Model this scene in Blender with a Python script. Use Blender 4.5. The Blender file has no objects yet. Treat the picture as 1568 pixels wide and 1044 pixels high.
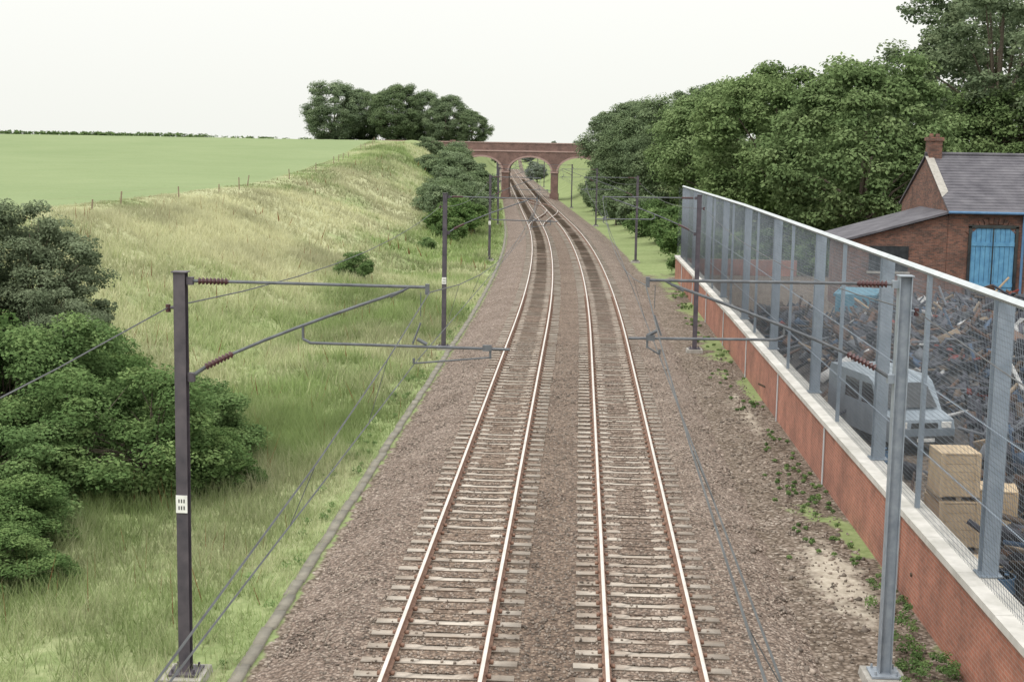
import bpy, math, numpy as np
from mathutils import Vector, Matrix
rng=np.random.default_rng(7)
scn=bpy.context.scene
scn.view_settings.view_transform='Standard'
try: scn.view_settings.look='None'
except: pass
scn.view_settings.exposure=0

# ---------------------------------------------------------------- helpers
def interp(x,pts):
    return np.interp(x,[p[0] for p in pts],[p[1] for p in pts])
def sst(x,a,b):
    t=np.clip((x-a)/(b-a),0,1); return t*t*(3-2*t)
def hsh(x,y,s): 
    v=np.sin(x*127.1+y*311.7+s*74.7)*43758.5453
    return v-np.floor(v)
def vn(x,y,s=0.):
    x=np.asarray(x,float); y=np.asarray(y,float)
    xi=np.floor(x); yi=np.floor(y); fx=x-xi; fy=y-yi
    fx=fx*fx*(3-2*fx); fy=fy*fy*(3-2*fy)
    a=hsh(xi,yi,s);b=hsh(xi+1,yi,s);c=hsh(xi,yi+1,s);d=hsh(xi+1,yi+1,s)
    return (a*(1-fx)+b*fx)*(1-fy)+(c*(1-fx)+d*fx)*fy
def fbm(x,y,s=0.):
    return .5*vn(x,y,s)+.3*vn(x*2.1,y*2.1,s+1)+.2*vn(x*4.3,y*4.3,s+2)

def cx(Y):            # centre between the two tracks
    Y=np.asarray(Y,float); R=1700.
    a=np.clip(Y-60,0,100); return -0.37-a*a/(2*R)-np.clip(Y-160,0,None)*(100/R)
def gr(Y):            # track level
    return interp(Y,[(60,0),(260,-.95),(420,-1.5),(900,-1.5)])
def ground(X,Y):
    X=np.asarray(X,float);Y=np.asarray(Y,float)
    o=X-cx(Y); g=gr(Y)
    z=g-.55-.4*((o>-4.3)&(o<4.3))
    top=interp(Y,[(-60,2.2),(30,2.8),(70,4.3),(90,4.2),(130,4.2),(180,5.6),(240,8.3),(500,8.5)])
    toe=interp(Y,[(20,-13),(70,-11),(130,-7.5),(200,-6.2)])
    end=interp(Y,[(20,-26),(130,-26),(240,-18),(400,-16)])
    t=np.clip((toe-o)/(toe-end),0,1); t=.5*t*t*(3-2*t)+.5*t
    n=(fbm(X*.16,Y*.13,3)-.62)*1.9*np.clip((-5.5-o)/6,0,1)*np.clip((27+o)/9,.06,1)
    zl=g-.55+(top-(g-.55))*t+n+.25*sst(-o,5.5,9)*fbm(X*.7,Y*.7,9)
    d=np.clip(-o-26,0,None)
    zl=zl+(8.25-top)*sst(d,0,230)*(top<8.25)
    z=np.where(o<-4.6,np.maximum(zl,g-.55),z)
    tr=interp(Y,[(115,0.),(250,1.)])
    topr=-.25+8.4*tr
    t=sst(o,7,20)
    zr=g-.55+(topr-(g-.55))*t
    zr=np.where((X>6.75)&(Y<97),-.3+.0*X,zr)
    zr=np.where(Y>=97,zr+.25*sst(o,6,9)*fbm(X*.6,Y*.6,5),zr)
    z=np.where(o>4.6,zr,z)
    far=sst(Y,560,760)
    return z*(1-far)+8.25*far

def mk(name,V,F,mats,mi=None,col=None,smooth=False,link=True,attr='Col'):
    me=bpy.data.meshes.new(name); V=np.asarray(V,np.float32); F=np.asarray(F,np.int32)
    me.vertices.add(len(V)); me.vertices.foreach_set('co',V.ravel())
    nf,k=F.shape
    me.loops.add(nf*k); me.loops.foreach_set('vertex_index',F.ravel())
    me.polygons.add(nf); me.polygons.foreach_set('loop_start',np.arange(nf,dtype=np.int32)*k)
    if mi is not None: me.polygons.foreach_set('material_index',np.asarray(mi,np.int32))
    me.update(calc_edges=True)
    if smooth: me.polygons.foreach_set('use_smooth',np.ones(nf,bool))
    if col is not None:
        a=me.color_attributes.new(attr,'FLOAT_COLOR','POINT')
        c=np.ones((len(V),4),np.float32); c[:,:3]=col; a.data.foreach_set('color',c.ravel())
    for m in mats: me.materials.append(m)
    if not link: return me
    ob=bpy.data.objects.new(name,me); scn.collection.objects.link(ob); return ob
def put(me,name,loc,rot=0,sc=1):
    ob=bpy.data.objects.new(name,me); scn.collection.objects.link(ob)
    ob.location=loc; ob.rotation_euler=(0,0,rot)
    ob.scale=(sc,sc,sc) if not hasattr(sc,'__len__') else sc
    return ob

class B:
    def __init__(s): s.V=[];s.F=[];s.M=[]
    def add(s,vs,fs,m=0):
        n=len(s.V); s.V+= [tuple(v) for v in vs]; s.F+=[tuple(i+n for i in f) for f in fs]; s.M+=[m]*len(fs)
    def box(s,x0,x1,y0,y1,z0,z1,m=0):
        s.add([(x0,y0,z0),(x1,y0,z0),(x1,y1,z0),(x0,y1,z0),(x0,y0,z1),(x1,y0,z1),(x1,y1,z1),(x0,y1,z1)],
        [(0,3,2,1),(4,5,6,7),(0,1,5,4),(1,2,6,5),(2,3,7,6),(3,0,4,7)],m)
    def tube(s,p0,p1,r0,r1=None,n=8,m=0,cap=True):
        if r1 is None: r1=r0
        p0=Vector(p0);p1=Vector(p1); d=(p1-p0).normalized()
        a=Vector((0,0,1)) if abs(d.z)<.9 else Vector((1,0,0))
        u=d.cross(a).normalized(); w=d.cross(u)
        vs=[]
        for p,r in((p0,r0),(p1,r1)):
            for i in range(n):
                t=2*math.pi*i/n; vs.append(p+u*math.cos(t)*r+w*math.sin(t)*r)
        fs=[(i,(i+1)%n,n+(i+1)%n,n+i) for i in range(n)]
        if cap: fs+=[tuple(range(n))[::-1],tuple(range(n,2*n))]
        s.add(vs,fs,m)
    def prism(s,poly,axis,a0,a1,m=0):
        n=len(poly)
        if axis=='x': vs=[(a0,p[0],p[1]) for p in poly]+[(a1,p[0],p[1]) for p in poly]
        else: vs=[(p[0],a0,p[1]) for p in poly]+[(p[0],a1,p[1]) for p in poly]
        s.add(vs,[tuple(range(n)),tuple(range(n,2*n))[::-1]]+[(i,i+n,(i+1)%n+n,(i+1)%n) for i in range(n)],m)
    def obj(s,name,mats,parent=None,bev=0,smooth=False):
        me=bpy.data.meshes.new(name); me.from_pydata(s.V,[],s.F)
        for i,p in enumerate(me.polygons): p.material_index=s.M[i]
        import bmesh
        bm=bmesh.new(); bm.from_mesh(me); bmesh.ops.recalc_face_normals(bm,faces=bm.faces); bm.to_mesh(me); bm.free()
        for m in mats: me.materials.append(m)
        ob=bpy.data.objects.new(name,me); scn.collection.objects.link(ob)
        if parent: ob.parent=parent
        if bev:
            md=ob.modifiers.new('b','BEVEL'); md.width=bev; md.segments=2; md.limit_method='ANGLE'
        return ob

def cubes(name,P,S,Rm,mats,col=None,mi=None):
    t=np.array([(-1,-1,-1),(1,-1,-1),(1,1,-1),(-1,1,-1),(-1,-1,1),(1,-1,1),(1,1,1),(-1,1,1)],float)*.5
    f=np.array([(0,3,2,1),(4,5,6,7),(0,1,5,4),(1,2,6,5),(2,3,7,6),(3,0,4,7)])
    n=len(P); V=t[None]*S[:,None,:]
    if Rm is not None: V=np.einsum('nij,nkj->nki',Rm,V)
    V=(V+P[:,None,:]).reshape(-1,3); F=(f[None]+8*np.arange(n)[:,None,None]).reshape(-1,4)
    c=None if col is None else np.repeat(col,8,axis=0)
    m=None if mi is None else np.repeat(mi,6)
    return mk(name,V,F,mats,m,c)
def rotm(n,amt=1.):
    a=rng.uniform(-math.pi,math.pi,n); b=rng.normal(0,.5*amt,n); c=rng.normal(0,.5*amt,n)
    ca,sa,cb,sb,cc,sc=np.cos(a),np.sin(a),np.cos(b),np.sin(b),np.cos(c),np.sin(c)
    z=np.zeros(n);o=np.ones(n)
    Rz=np.stack([ca,-sa,z,sa,ca,z,z,z,o],1).reshape(n,3,3)
    Rx=np.stack([o,z,z,z,cb,-sb,z,sb,cb],1).reshape(n,3,3)
    Ry=np.stack([cc,z,sc,z,o,z,-sc,z,cc],1).reshape(n,3,3)
    return Rz@Rx@Ry

# ---------------------------------------------------------------- materials
def nm(name):
    m=bpy.data.materials.new(name); m.use_nodes=True; nt=m.node_tree
    return m,nt,nt.nodes['Principled BSDF']
def nd(nt,t,**k):
    n=nt.nodes.new(t)
    for a,v in k.items(): setattr(n,a,v)
    return n
def ramp(nt,fac,stops):
    r=nd(nt,'ShaderNodeValToRGB'); e=r.color_ramp.elements
    while len(e)<len(stops): e.new(.5)
    for i,(p,c) in enumerate(stops): e[i].position=p; e[i].color=(*c,1)
    nt.links.new(fac,r.inputs[0]); return r.outputs[0]
def coord(nt,kind='Object'):
    return nd(nt,'ShaderNodeTexCoord').outputs[kind]
def noise(nt,vec,scale,detail=5,rough=.6):
    n=nd(nt,'ShaderNodeTexNoise'); n.inputs['Scale'].default_value=scale; n.inputs['Detail'].default_value=detail; n.inputs['Roughness'].default_value=rough
    nt.links.new(vec,n.inputs['Vector']); return n.outputs['Fac']
def mix(nt,f,a,b,bt='MIX'):
    n=nd(nt,'ShaderNodeMix',data_type='RGBA',blend_type=bt)
    for i,v in((0,f),(6,a),(7,b)):
        if isinstance(v,(int,float)): n.inputs[i].default_value=v
        elif isinstance(v,tuple): n.inputs[i].default_value=(*v,1)
        else: nt.links.new(v,n.inputs[i])
    return n.outputs[2]
def math_(nt,op,a,b=0.):
    n=nd(nt,'ShaderNodeMath',operation=op)
    for i,v in((0,a),(1,b)):
        if isinstance(v,(int,float)): n.inputs[i].default_value=v
        else: nt.links.new(v,n.inputs[i])
    return n.outputs[0]
def bump(nt,b,h,dist,strength=.8):
    n=nd(nt,'ShaderNodeBump'); n.inputs['Distance'].default_value=dist; n.inputs['Strength'].default_value=strength
    nt.links.new(h,n.inputs['Height']); nt.links.new(n.outputs[0],b.inputs['Normal'])
def nmat(name,c1,c2,scale=4,rough=.85,metal=0,bmp=0,c3=None):
    m,nt,b=nm(name); co=coord(nt); f=noise(nt,co,scale,5)
    st=[(.3,c1),(.7,c2)]
    if c3: st=[(.28,c1),(.5,c2),(.72,c3)]
    nt.links.new(ramp(nt,f,st),b.inputs['Base Color'])
    b.inputs['Roughness'].default_value=rough; b.inputs['Metallic'].default_value=metal
    if bmp: bump(nt,b,noise(nt,co,scale*6,3),bmp)
    return m
def leafmat(name,dark,mid,light,tr=.28):
    m,nt,b=nm(name); nt.nodes.remove(b); a=nd(nt,'ShaderNodeAttribute',attribute_name='Col')
    oi=nd(nt,'ShaderNodeObjectInfo')
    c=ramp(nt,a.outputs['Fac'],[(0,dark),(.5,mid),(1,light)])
    c=mix(nt,1.,c,ramp(nt,oi.outputs['Random'],[(0,(.84,.87,.8)),(.5,(1,1,1)),(1,(1.12,1.1,1.18))]),'MULTIPLY')
    df=nd(nt,'ShaderNodeBsdfDiffuse'); nt.links.new(c,df.inputs[0])
    t=nd(nt,'ShaderNodeBsdfTranslucent'); nt.links.new(c,t.inputs[0])
    ms=nd(nt,'ShaderNodeMixShader'); ms.inputs[0].default_value=tr
    nt.links.new(df.outputs[0],ms.inputs[1]); nt.links.new(t.outputs[0],ms.inputs[2])
    nt.links.new(ms.outputs[0],nt.nodes['Material Output'].inputs[0]); return m
def vcmat(name,rough=.8,tr=0.,metal=0,nz=0):
    m,nt,b=nm(name); a=nd(nt,'ShaderNodeAttribute',attribute_name='Col'); c=a.outputs['Color']
    if nz: c=mix(nt,.7,c,ramp(nt,noise(nt,coord(nt),nz,4),[(.3,(.45,.45,.45)),(.7,(1,1,1))]),'MULTIPLY')
    if tr:
        nt.nodes.remove(b); df=nd(nt,'ShaderNodeBsdfDiffuse'); nt.links.new(c,df.inputs[0])
        t=nd(nt,'ShaderNodeBsdfTranslucent'); nt.links.new(c,t.inputs[0]); ms=nd(nt,'ShaderNodeMixShader'); ms.inputs[0].default_value=tr
        nt.links.new(df.outputs[0],ms.inputs[1]); nt.links.new(t.outputs[0],ms.inputs[2]); nt.links.new(ms.outputs[0],nt.nodes['Material Output'].inputs[0])
    else:
        nt.links.new(c,b.inputs['Base Color']); b.inputs['Roughness'].default_value=rough; b.inputs['Metallic'].default_value=metal
        b.inputs['Specular IOR Level'].default_value=.25
    return m
def stonecolor(nt,co,scale,stops):
    v=nd(nt,'ShaderNodeTexVoronoi'); v.inputs['Scale'].default_value=scale; nt.links.new(co,v.inputs['Vector'])
    s=nd(nt,'ShaderNodeSeparateColor'); nt.links.new(v.outputs['Color'],s.inputs[0])
    c=ramp(nt,s.outputs[0],stops)
    c=mix(nt,.8,c,ramp(nt,v.outputs['Distance'],[(0.,(1.1,1.1,1.1)),(.35,(.9,.9,.9)),(.75,(.38,.36,.34))]),'MULTIPLY')
    return c,v.outputs['Distance']

def ballastmat():
    m,nt,b=nm('ballast_stone'); co=coord(nt)
    c,d=stonecolor(nt,co,17,[(0,(.105,.078,.062)),(.45,(.215,.168,.14)),(.85,(.32,.265,.228)),(1,(.45,.4,.36))])
    s=nd(nt,'ShaderNodeAttribute',attribute_name='Col')
    big=noise(nt,co,.6,4)
    c=mix(nt,.85,c,ramp(nt,big,[(.3,(.72,.64,.57)),(.7,(1.14,1.11,1.08))]),'MULTIPLY')
    c=mix(nt,1.,c,s.outputs['Color'],'MULTIPLY')
    nt.links.new(c,b.inputs['Base Color']); b.inputs['Roughness'].default_value=.9
    inv=math_(nt,'SUBTRACT',1.,d); bump(nt,b,inv,.04,.9)
    return m
M_ball=ballastmat()
def groundmat():
    m,nt,b=nm('ground'); co=coord(nt)
    a=nd(nt,'ShaderNodeAttribute',attribute_name='Col'); sp=nd(nt,'ShaderNodeSeparateColor'); nt.links.new(a.outputs['Color'],sp.inputs[0])
    n1=noise(nt,co,.35,5,.65); n2=noise(nt,co,5,4,.7)
    g=mix(nt,.5,ramp(nt,n1,[(.3,(.14,.19,.07)),(.55,(.21,.26,.11)),(.75,(.28,.31,.155))]),ramp(nt,n2,[(.3,(.1,.14,.05)),(.7,(.31,.35,.175))]))
    st=mix(nt,.5,ramp(nt,n1,[(.3,(.28,.295,.155)),(.7,(.43,.43,.265))]),ramp(nt,n2,[(.3,(.25,.265,.14)),(.7,(.46,.46,.3))]))
    cr=mix(nt,.35,ramp(nt,noise(nt,co,.05,4,.7),[(.3,(.165,.22,.1)),(.7,(.22,.27,.135))]),ramp(nt,n2,[(.3,(.14,.19,.085)),(.7,(.255,.295,.16))]))
    di,d=stonecolor(nt,co,13,[(0,(.12,.096,.078)),(.5,(.22,.18,.15)),(.9,(.31,.265,.23)),(1,(.42,.38,.34))])
    di=mix(nt,.6,di,ramp(nt,noise(nt,co,.9,5),[(.3,(.6,.55,.46)),(.7,(1.15,1.12,1.08))]),'MULTIPLY')
    sa=ramp(nt,n2,[(.3,(.28,.24,.19)),(.7,(.5,.45,.375))])
    jit=math_(nt,'MULTIPLY',math_(nt,'SUBTRACT',noise(nt,co,1.7,5,.7),.5),1.6)
    def mr(x,a_,b_):
        n=nd(nt,'ShaderNodeMapRange'); n.inputs[1].default_value=a_; n.inputs[2].default_value=b_; nt.links.new(x,n.inputs[0]); return n.outputs[0]
    def fac(ch,w=.12): return mr(math_(nt,'ADD',ch,jit),.5-w,.5+w)
    c=mix(nt,fac(sp.outputs[2],.3),g,st)
    c=mix(nt,sp.outputs[1],c,cr)
    dm=sp.outputs[0]
    c=mix(nt,math_(nt,'MULTIPLY',fac(mr(dm,0.,.5)),math_(nt,'GREATER_THAN',dm,.02)),c,di)
    c=mix(nt,math_(nt,'MULTIPLY',fac(mr(dm,.5,1.),.2),math_(nt,'GREATER_THAN',dm,.55)),c,sa)
    nt.links.new(c,b.inputs['Base Color']); b.inputs['Roughness'].default_value=.95; b.inputs['Specular IOR Level'].default_value=.1
    return m
M_ground=groundmat()
def brickmat(name,c1,c2,mo,scale=1.,lo=.42,bns=.9):
    m,nt,b=nm(name); co=coord(nt); s=nd(nt,'ShaderNodeSeparateXYZ'); nt.links.new(co,s.inputs[0])
    cb=nd(nt,'ShaderNodeCombineXYZ'); nt.links.new(math_(nt,'ADD',s.outputs[0],s.outputs[1]),cb.inputs[0]); nt.links.new(s.outputs[2],cb.inputs[1])
    br=nd(nt,'ShaderNodeTexBrick'); br.inputs['Scale'].default_value=1; br.inputs['Brick Width'].default_value=.225*scale; br.inputs['Row Height'].default_value=.075*scale
    br.inputs['Mortar Size'].default_value=.008*scale; br.inputs['Color1'].default_value=(*c1,1); br.inputs['Color2'].default_value=(*c2,1); br.inputs['Mortar'].default_value=(*mo,1)
    nt.links.new(cb.outputs[0],br.inputs['Vector'])
    c=mix(nt,.8,br.outputs['Color'],ramp(nt,noise(nt,co,bns,6,.75),[(.3,(lo,lo,lo)),(.7,(1.3,1.22,1.15))]),'MULTIPLY')
    nt.links.new(c,b.inputs['Base Color']); b.inputs['Roughness'].default_value=.9; bump(nt,b,br.outputs['Fac'],-.01,.6)
    return m
M_wall=brickmat('brick_new',(.39,.155,.105),(.31,.125,.085),(.33,.24,.2))
M_house=brickmat('brick_old',(.22,.1,.072),(.09,.052,.045),(.16,.13,.11),1.,.3,1.4)
M_bridge=brickmat('brick_bridge',(.22,.125,.112),(.165,.095,.088),(.2,.165,.15))
M_bridge2=nmat('brick_string_course',(.3,.2,.18),(.37,.26,.24),1.5)
M_cop=nmat('coping_concrete',(.34,.33,.3),(.58,.56,.53),1.4,bmp=.01)
M_conc=nmat('concrete',(.24,.225,.2),(.38,.36,.33),6,bmp=.01)
M_trough=nmat('trough_concrete',(.14,.13,.105),(.24,.22,.18),3,bmp=.01)
M_slp=nmat('sleeper_concrete',(.24,.19,.15),(.5,.45,.39),1.1,bmp=.008)
M_rust=nmat('rail_rust',(.15,.08,.055),(.28,.165,.115),9,rough=.8)
M_rtop=nmat('rail_head',(.6,.55,.5),(.8,.76,.71),2,rough=.34,metal=.85)
M_mastd=nmat('painted_steel_dark',(.04,.035,.048),(.095,.08,.095),3,rough=.6)
M_galv=nmat('galvanised_steel',(.18,.21,.25),(.29,.325,.365),5,rough=.5,metal=.1)
M_post=nmat('fence_steel',(.18,.225,.28),(.28,.33,.395),2.5,rough=.55)
M_rail=nmat('fence_rail',(.38,.41,.43),(.5,.53,.55),2.5,rough=.5)
M_wire=nmat('wire_mesh',(.11,.13,.155),(.18,.205,.235),3,rough=.7)
M_cu=nmat('copper_wire',(.05,.052,.055),(.1,.105,.11),3,rough=.7)
M_tubeg=nmat('arm_tube',(.06,.065,.075),(.13,.14,.155),6,rough=.65)
M_ins=nmat('insulator_porcelain',(.045,.015,.018),(.08,.028,.03),6,rough=.45)
M_white=nmat('white_plate',(.6,.6,.58),(.8,.8,.78),8,rough=.5)
M_black=nmat('black_marking',(.02,.02,.02),(.05,.05,.05),8)
M_wood=nmat('weathered_wood',(.16,.12,.08),(.3,.24,.17),5)
M_crate=nmat('crate_timber',(.4,.3,.19),(.54,.42,.28),3)
M_slate=nmat('roof_slate',(.055,.052,.064),(.12,.115,.13),1.2,rough=.8,bmp=.02)
M_blue=nmat('blue_door_paint',(.05,.17,.32),(.11,.29,.45),3,rough=.6)
M_bluet=nmat('blue_trim',(.06,.14,.26),(.1,.2,.34),3)
M_dark=nmat('dark_glass',(.015,.017,.02),(.04,.045,.05),3,rough=.15)
M_vanp=nmat('van_paint',(.16,.2,.24),(.28,.33,.38),1.5,rough=.4)
M_tyre=nmat('tyre',(.02,.02,.02),(.035,.035,.035),8)
M_bark=nmat('bark',(.07,.055,.04),(.15,.12,.09),6)
M_skip=nmat('skip_paint',(.035,.14,.21),(.08,.22,.3),2.5,rough=.6)
M_red=nmat('red_paint',(.3,.04,.03),(.45,.08,.05),4,rough=.5)
M_yel=nmat('yellow_paint',(.5,.36,.05),(.62,.48,.1),4,rough=.5)
L_ch=leafmat('leaves_chestnut',(.06,.098,.04),(.135,.195,.078),(.24,.31,.14))
L_haze=leafmat('leaves_chestnut_haze',(.09,.128,.078),(.158,.21,.115),(.23,.285,.16))  # distance haze painted into the leaf colours as paler greens
L_ash=leafmat('leaves_ash',(.09,.125,.078),(.16,.205,.12),(.235,.28,.165))
L_far_haze=leafmat('leaves_far_haze',(.15,.185,.145),(.21,.25,.19),(.26,.305,.225))  # stronger haze put into the leaf colour of the farthest trees
L_bush=leafmat('leaves_bush',(.045,.082,.03),(.115,.185,.068),(.24,.325,.13))
L_sal=leafmat('leaves_sallow',(.07,.098,.055),(.14,.178,.102),(.215,.255,.155))
M_gr=vcmat('grass_blades',.8,.4)
M_scrap=vcmat('scrap_metal',.6,0,.1,3)
M_stone=vcmat('loose_stone',.9)

# ---------------------------------------------------------------- ground
off=np.unique(np.concatenate([np.arange(-30,30.01,.5),[-4.6,-4.3,4.3,4.6],np.arange(-60,-30,1.5),np.arange(30,60,2),-np.geomspace(60,2500,30),np.geomspace(60,2500,30)]))
Ys=np.unique(np.concatenate([np.arange(-30,130,.7),np.arange(130,300,1.5),np.arange(300,800,8),np.geomspace(800,4000,20)]))
O,YY=np.meshgrid(off,Ys); X=cx(YY)+O; Z=ground(X,YY)
nx=len(off);ny=len(Ys)
idx=np.arange(nx*ny).reshape(ny,nx)
F=np.stack([idx[:-1,:-1],idx[:-1,1:],idx[1:,1:],idx[1:,:-1]],-1).reshape(-1,4)
def masks(X,Y):
    o=X-cx(Y)
    dirt=np.where((o>3.5)&(X<6.9),.5,0.)*(1-sst(Y,92,106)*sst(o,4.9,5.6))
    weed=sst(fbm(X*.8,Y*.35,21)+.1*sst(Y,40,70),.47,.6)*sst(X,4.6,6.0)*(Y<100)*(X<7)
    dirt=dirt*(1-.8*weed)
    yard=((X>6.7)&(X<34)&(Y<97)).astype(float)
    dirt=np.maximum(dirt,.5*yard)
    dirt=np.maximum(dirt,.5*((o>-4.95)&(o<0)))
    sand=np.exp(-(((X-5.35)/.7)**2+((Y-28.5)/3.4)**2)**1.2)+.7*np.exp(-(((X-5.6)/.5)**2+((Y-47)/6)**2)**1.2)
    dirt=np.where(sand>.2,np.maximum(dirt,.5+.42*sand),dirt)
    crop=sst(-o,25.2+1.6*fbm(X*.3,Y*.3,71),27.8)
    straw=sst(-o,8,15)*sst(Y,42,80)*(1-sst(Y,120,220)*.6)*(.1+1.1*sst(fbm(X*.09,Y*.045,33),.3,.7))
    straw=np.maximum(straw,.6*sst(fbm(X*.22,Y*.12,41),.3,.75)*(o<-5))
    straw=straw*(1-.85*sst(Y,90,130)*sst(o,-17,-10))
    return np.stack([dirt,crop,straw],-1)
V=np.stack([X,YY,Z],-1).reshape(-1,3)
mk('ground',V,F,[M_ground],col=masks(X,YY).reshape(-1,3),smooth=True)

bo=np.array([-4.85,-4.3,-3.65,-3.3,-2.4,-1.0,-.3,.3,1.,2.4,3.3,3.75,4.4,5.0])
bz=np.array([-.6,-.48,-.25,-.21,-.192,-.192,-.225,-.225,-.192,-.192,-.21,-.29,-.48,-.75])
bY=np.unique(np.concatenate([np.arange(-30,120,.6),np.arange(120,640,3)]))
O,YY=np.meshgrid(bo,bY); X=cx(YY)+O+ (rng.normal(0,.05,O.shape)*(np.abs(O)>3.2)*(O>-4.5)); Z=gr(YY)+bz[None]+rng.normal(0,.008,O.shape)
nx=len(bo); idx=np.arange(nx*len(bY)).reshape(-1,nx)
F=np.stack([idx[:-1,:-1],idx[:-1,1:],idx[1:,1:],idx[1:,:-1]],-1).reshape(-1,4)
tn=np.array([[.97,.95,.94]]*4+[[.97,.91,.84]]*2+[[.78,.72,.65]]*2+[[.98,.94,.9]]*2+[[1.,.99,.97]]*4)
mk('ballast',np.stack([X,YY,Z],-1).reshape(-1,3),F,[M_ball],col=np.broadcast_to(tn[None],O.shape+(3,)).reshape(-1,3),smooth=True)

n=42000
sy=15+rng.power(.75,n)*45; so=rng.uniform(-4.7,6.6,n)
keep=np.ones(n,bool)
T=[-1.72,1.72]
for t in T:
    for r in(-.753,.753): keep&=np.abs(so-(t+r))>.13
ph=((sy-10)/.63)%1; ph=np.minimum(ph,1-ph)*.63
onsl=(ph<.14)&((np.abs(so+1.72)<1.28)|(np.abs(so-1.72)<1.28))
keep&=~(onsl&(rng.random(n)>.14)); keep&=~((so>4.4)&(rng.random(n)>.35)); 
so=so[keep];sy=sy[keep];onsl=onsl[keep];n=len(so)
sz=gr(sy)+np.interp(so,list(bo)[:-1]+[6.7],list(bz)[:-1]+[-.54]); sz=np.where(so>4.5,-.54,sz); sz=np.where(onsl,-.165,sz)
r=rng.uniform(.02,.042,n)*np.where((so>4.2)&(rng.random(n)<.08),2.2,1.)
oc=np.array([(1,0,0),(0,1,0),(-1,0,0),(0,-1,0),(0,0,.8),(0,0,-.8)],float)
of=np.array([(0,1,4),(1,2,4),(2,3,4),(3,0,4),(1,0,5),(2,1,5),(3,2,5),(0,3,5)])
VV=oc[None]*rng.uniform(.6,1.3,(n,6,1))*r[:,None,None]
VV=np.einsum('nij,nkj->nki',rotm(n,1.5),VV)+np.stack([cx(sy)+so,sy,sz+r*.1],1)[:,None]
FF=(of[None]+6*np.arange(n)[:,None,None]).reshape(-1,3)
g=rng.uniform(.11,.35,n)**1.05; w=np.where(np.abs(so)<.8,.8,1.)
cc=np.stack([g*1.07*w,g*.89*w,g*.75*w],1)
mk('ballast_stones',VV.reshape(-1,3),FF,[M_stone],col=np.repeat(cc,6,axis=0))

def taper_sleepers(name,t):
    ys=np.arange(10,420,.63); n=len(ys)
    P=np.stack([cx(ys)+t+rng.normal(0,.015,n),ys,gr(ys)-.25+rng.normal(0,.004,n)],1)
    prof=[(-1.25,.0),(-1.25,.078),(-.45,.078),(-.3,.062),(.3,.062),(.45,.078),(1.25,.078),(1.25,.0)]
    tv=[];
    for s,ww in((-1,.135),(1,.135)):
        for x,z in prof: tv.append((x,s*(ww-(.02 if z>.01 else 0)),z))
    tv=np.array(tv)
    q=[(i,i+1,9+i,8+i) for i in range(0,7)]
    q+=[(0,1,2,5),(5,6,7,0),(2,3,4,5)]
    q+=[(8+a,8+b,8+c,8+d) for a,b,c,d in((5,2,1,0),(0,7,6,5),(5,4,3,2))]
    tf=np.array(q)
    an=rng.normal(0,.008,n)
    V=tv[None]+P[:,None]; V[:,:,1]+=tv[None,:,0]*an[:,None]
    F=(tf[None]+16*np.arange(n)[:,None,None]).reshape(-1,4)
    mk(name,V.reshape(-1,3),F,[M_slp])
    return ys
ys=taper_sleepers('railway_sleepers',-1.72); taper_sleepers('railway_sleepers',1.72)
P=[];S=[]
for t in T:
    for r in(-.753,.753):
        for s in(-1,1):
            yy=ys[ys<80]; P.append(np.stack([cx(yy)+t+r+s*.1,yy,gr(yy)-.15],1)); S.append(np.tile([.07,.1,.05],(len(yy),1)))
P=np.concatenate(P);S=np.concatenate(S); cubes('rail_clips',P,S,None,[M_rust])

def sweep(name,prof,offs,Y,mats,mi,zadd=0):
    n=len(prof); prof=np.array(prof)
    c=cx(Y)+offs; V=np.stack([c[:,None]+prof[None,:,0],np.repeat(Y[:,None],n,1),gr(Y)[:,None]+prof[None,:,1]+zadd],-1).reshape(-1,3)
    F=[];M=[]
    i=np.arange(len(Y)-1)*n
    for k in range(n):
        k2=(k+1)%n
        F.append(np.stack([i+k,i+k2,i+n+k2,i+n+k],1)); M.append(np.full(len(i),mi[k]))
    return V,np.concatenate(F),np.concatenate(M)
rp=[(-.07,-.165),(-.07,-.15),(-.012,-.13),(-.012,-.045),(-.037,-.035),(-.037,-.004),(-.03,0),(.03,0),(.037,-.004),(.037,-.035),(.012,-.045),(.012,-.13),(.07,-.15),(.07,-.165)]
rm=[0,0,0,0,0,0,1,0,0,0,0,0,0,0]
rY=np.unique(np.concatenate([np.arange(-10,300,2.),np.arange(300,640,6.)]))
for t in T:
    Vs=[];Fs=[];Ms=[];k=0
    for r in(-.753,.753):
        V,F,Mi=sweep('',rp,t+r+0*rY,rY,0,rm); Vs.append(V);Fs.append(F+k);Ms.append(Mi);k+=len(V)
    mk('railway_track',np.concatenate(Vs),np.concatenate(Fs),[M_rust,M_rtop],np.concatenate(Ms))
Vs=[];Fs=[];Ms=[];k=0
for (ya,yb,sg) in((150,200,1),(205,255,-1)):
    cY=np.arange(ya,yb+.1,2.); o=sg*(-1.72+3.44*sst(cY,ya,yb))
    for r in(-.753,.753):
        V,F,Mi=sweep('',rp,o+r,cY,0,rm,zadd=-.004); Vs.append(V);Fs.append(F+k);Ms.append(Mi);k+=len(V)
mk('railway_crossover',np.concatenate(Vs),np.concatenate(Fs),[M_rust,M_rtop],np.concatenate(Ms))

yy=np.arange(10,180,.92); n=len(yy)
P=np.stack([cx(yy)-4.95+rng.normal(0,.012,n),yy,gr(yy)-.575+rng.normal(0,.006,n)],1)
Rz=np.zeros((n,3,3)); a=rng.normal(0,.012,n); Rz[:,0,0]=np.cos(a);Rz[:,0,1]=-np.sin(a);Rz[:,1,0]=np.sin(a);Rz[:,1,1]=np.cos(a);Rz[:,2,2]=1
cubes('cable_trough',P,np.tile([.2,.905,.16],(n,1)),Rz,[M_trough])

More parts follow.
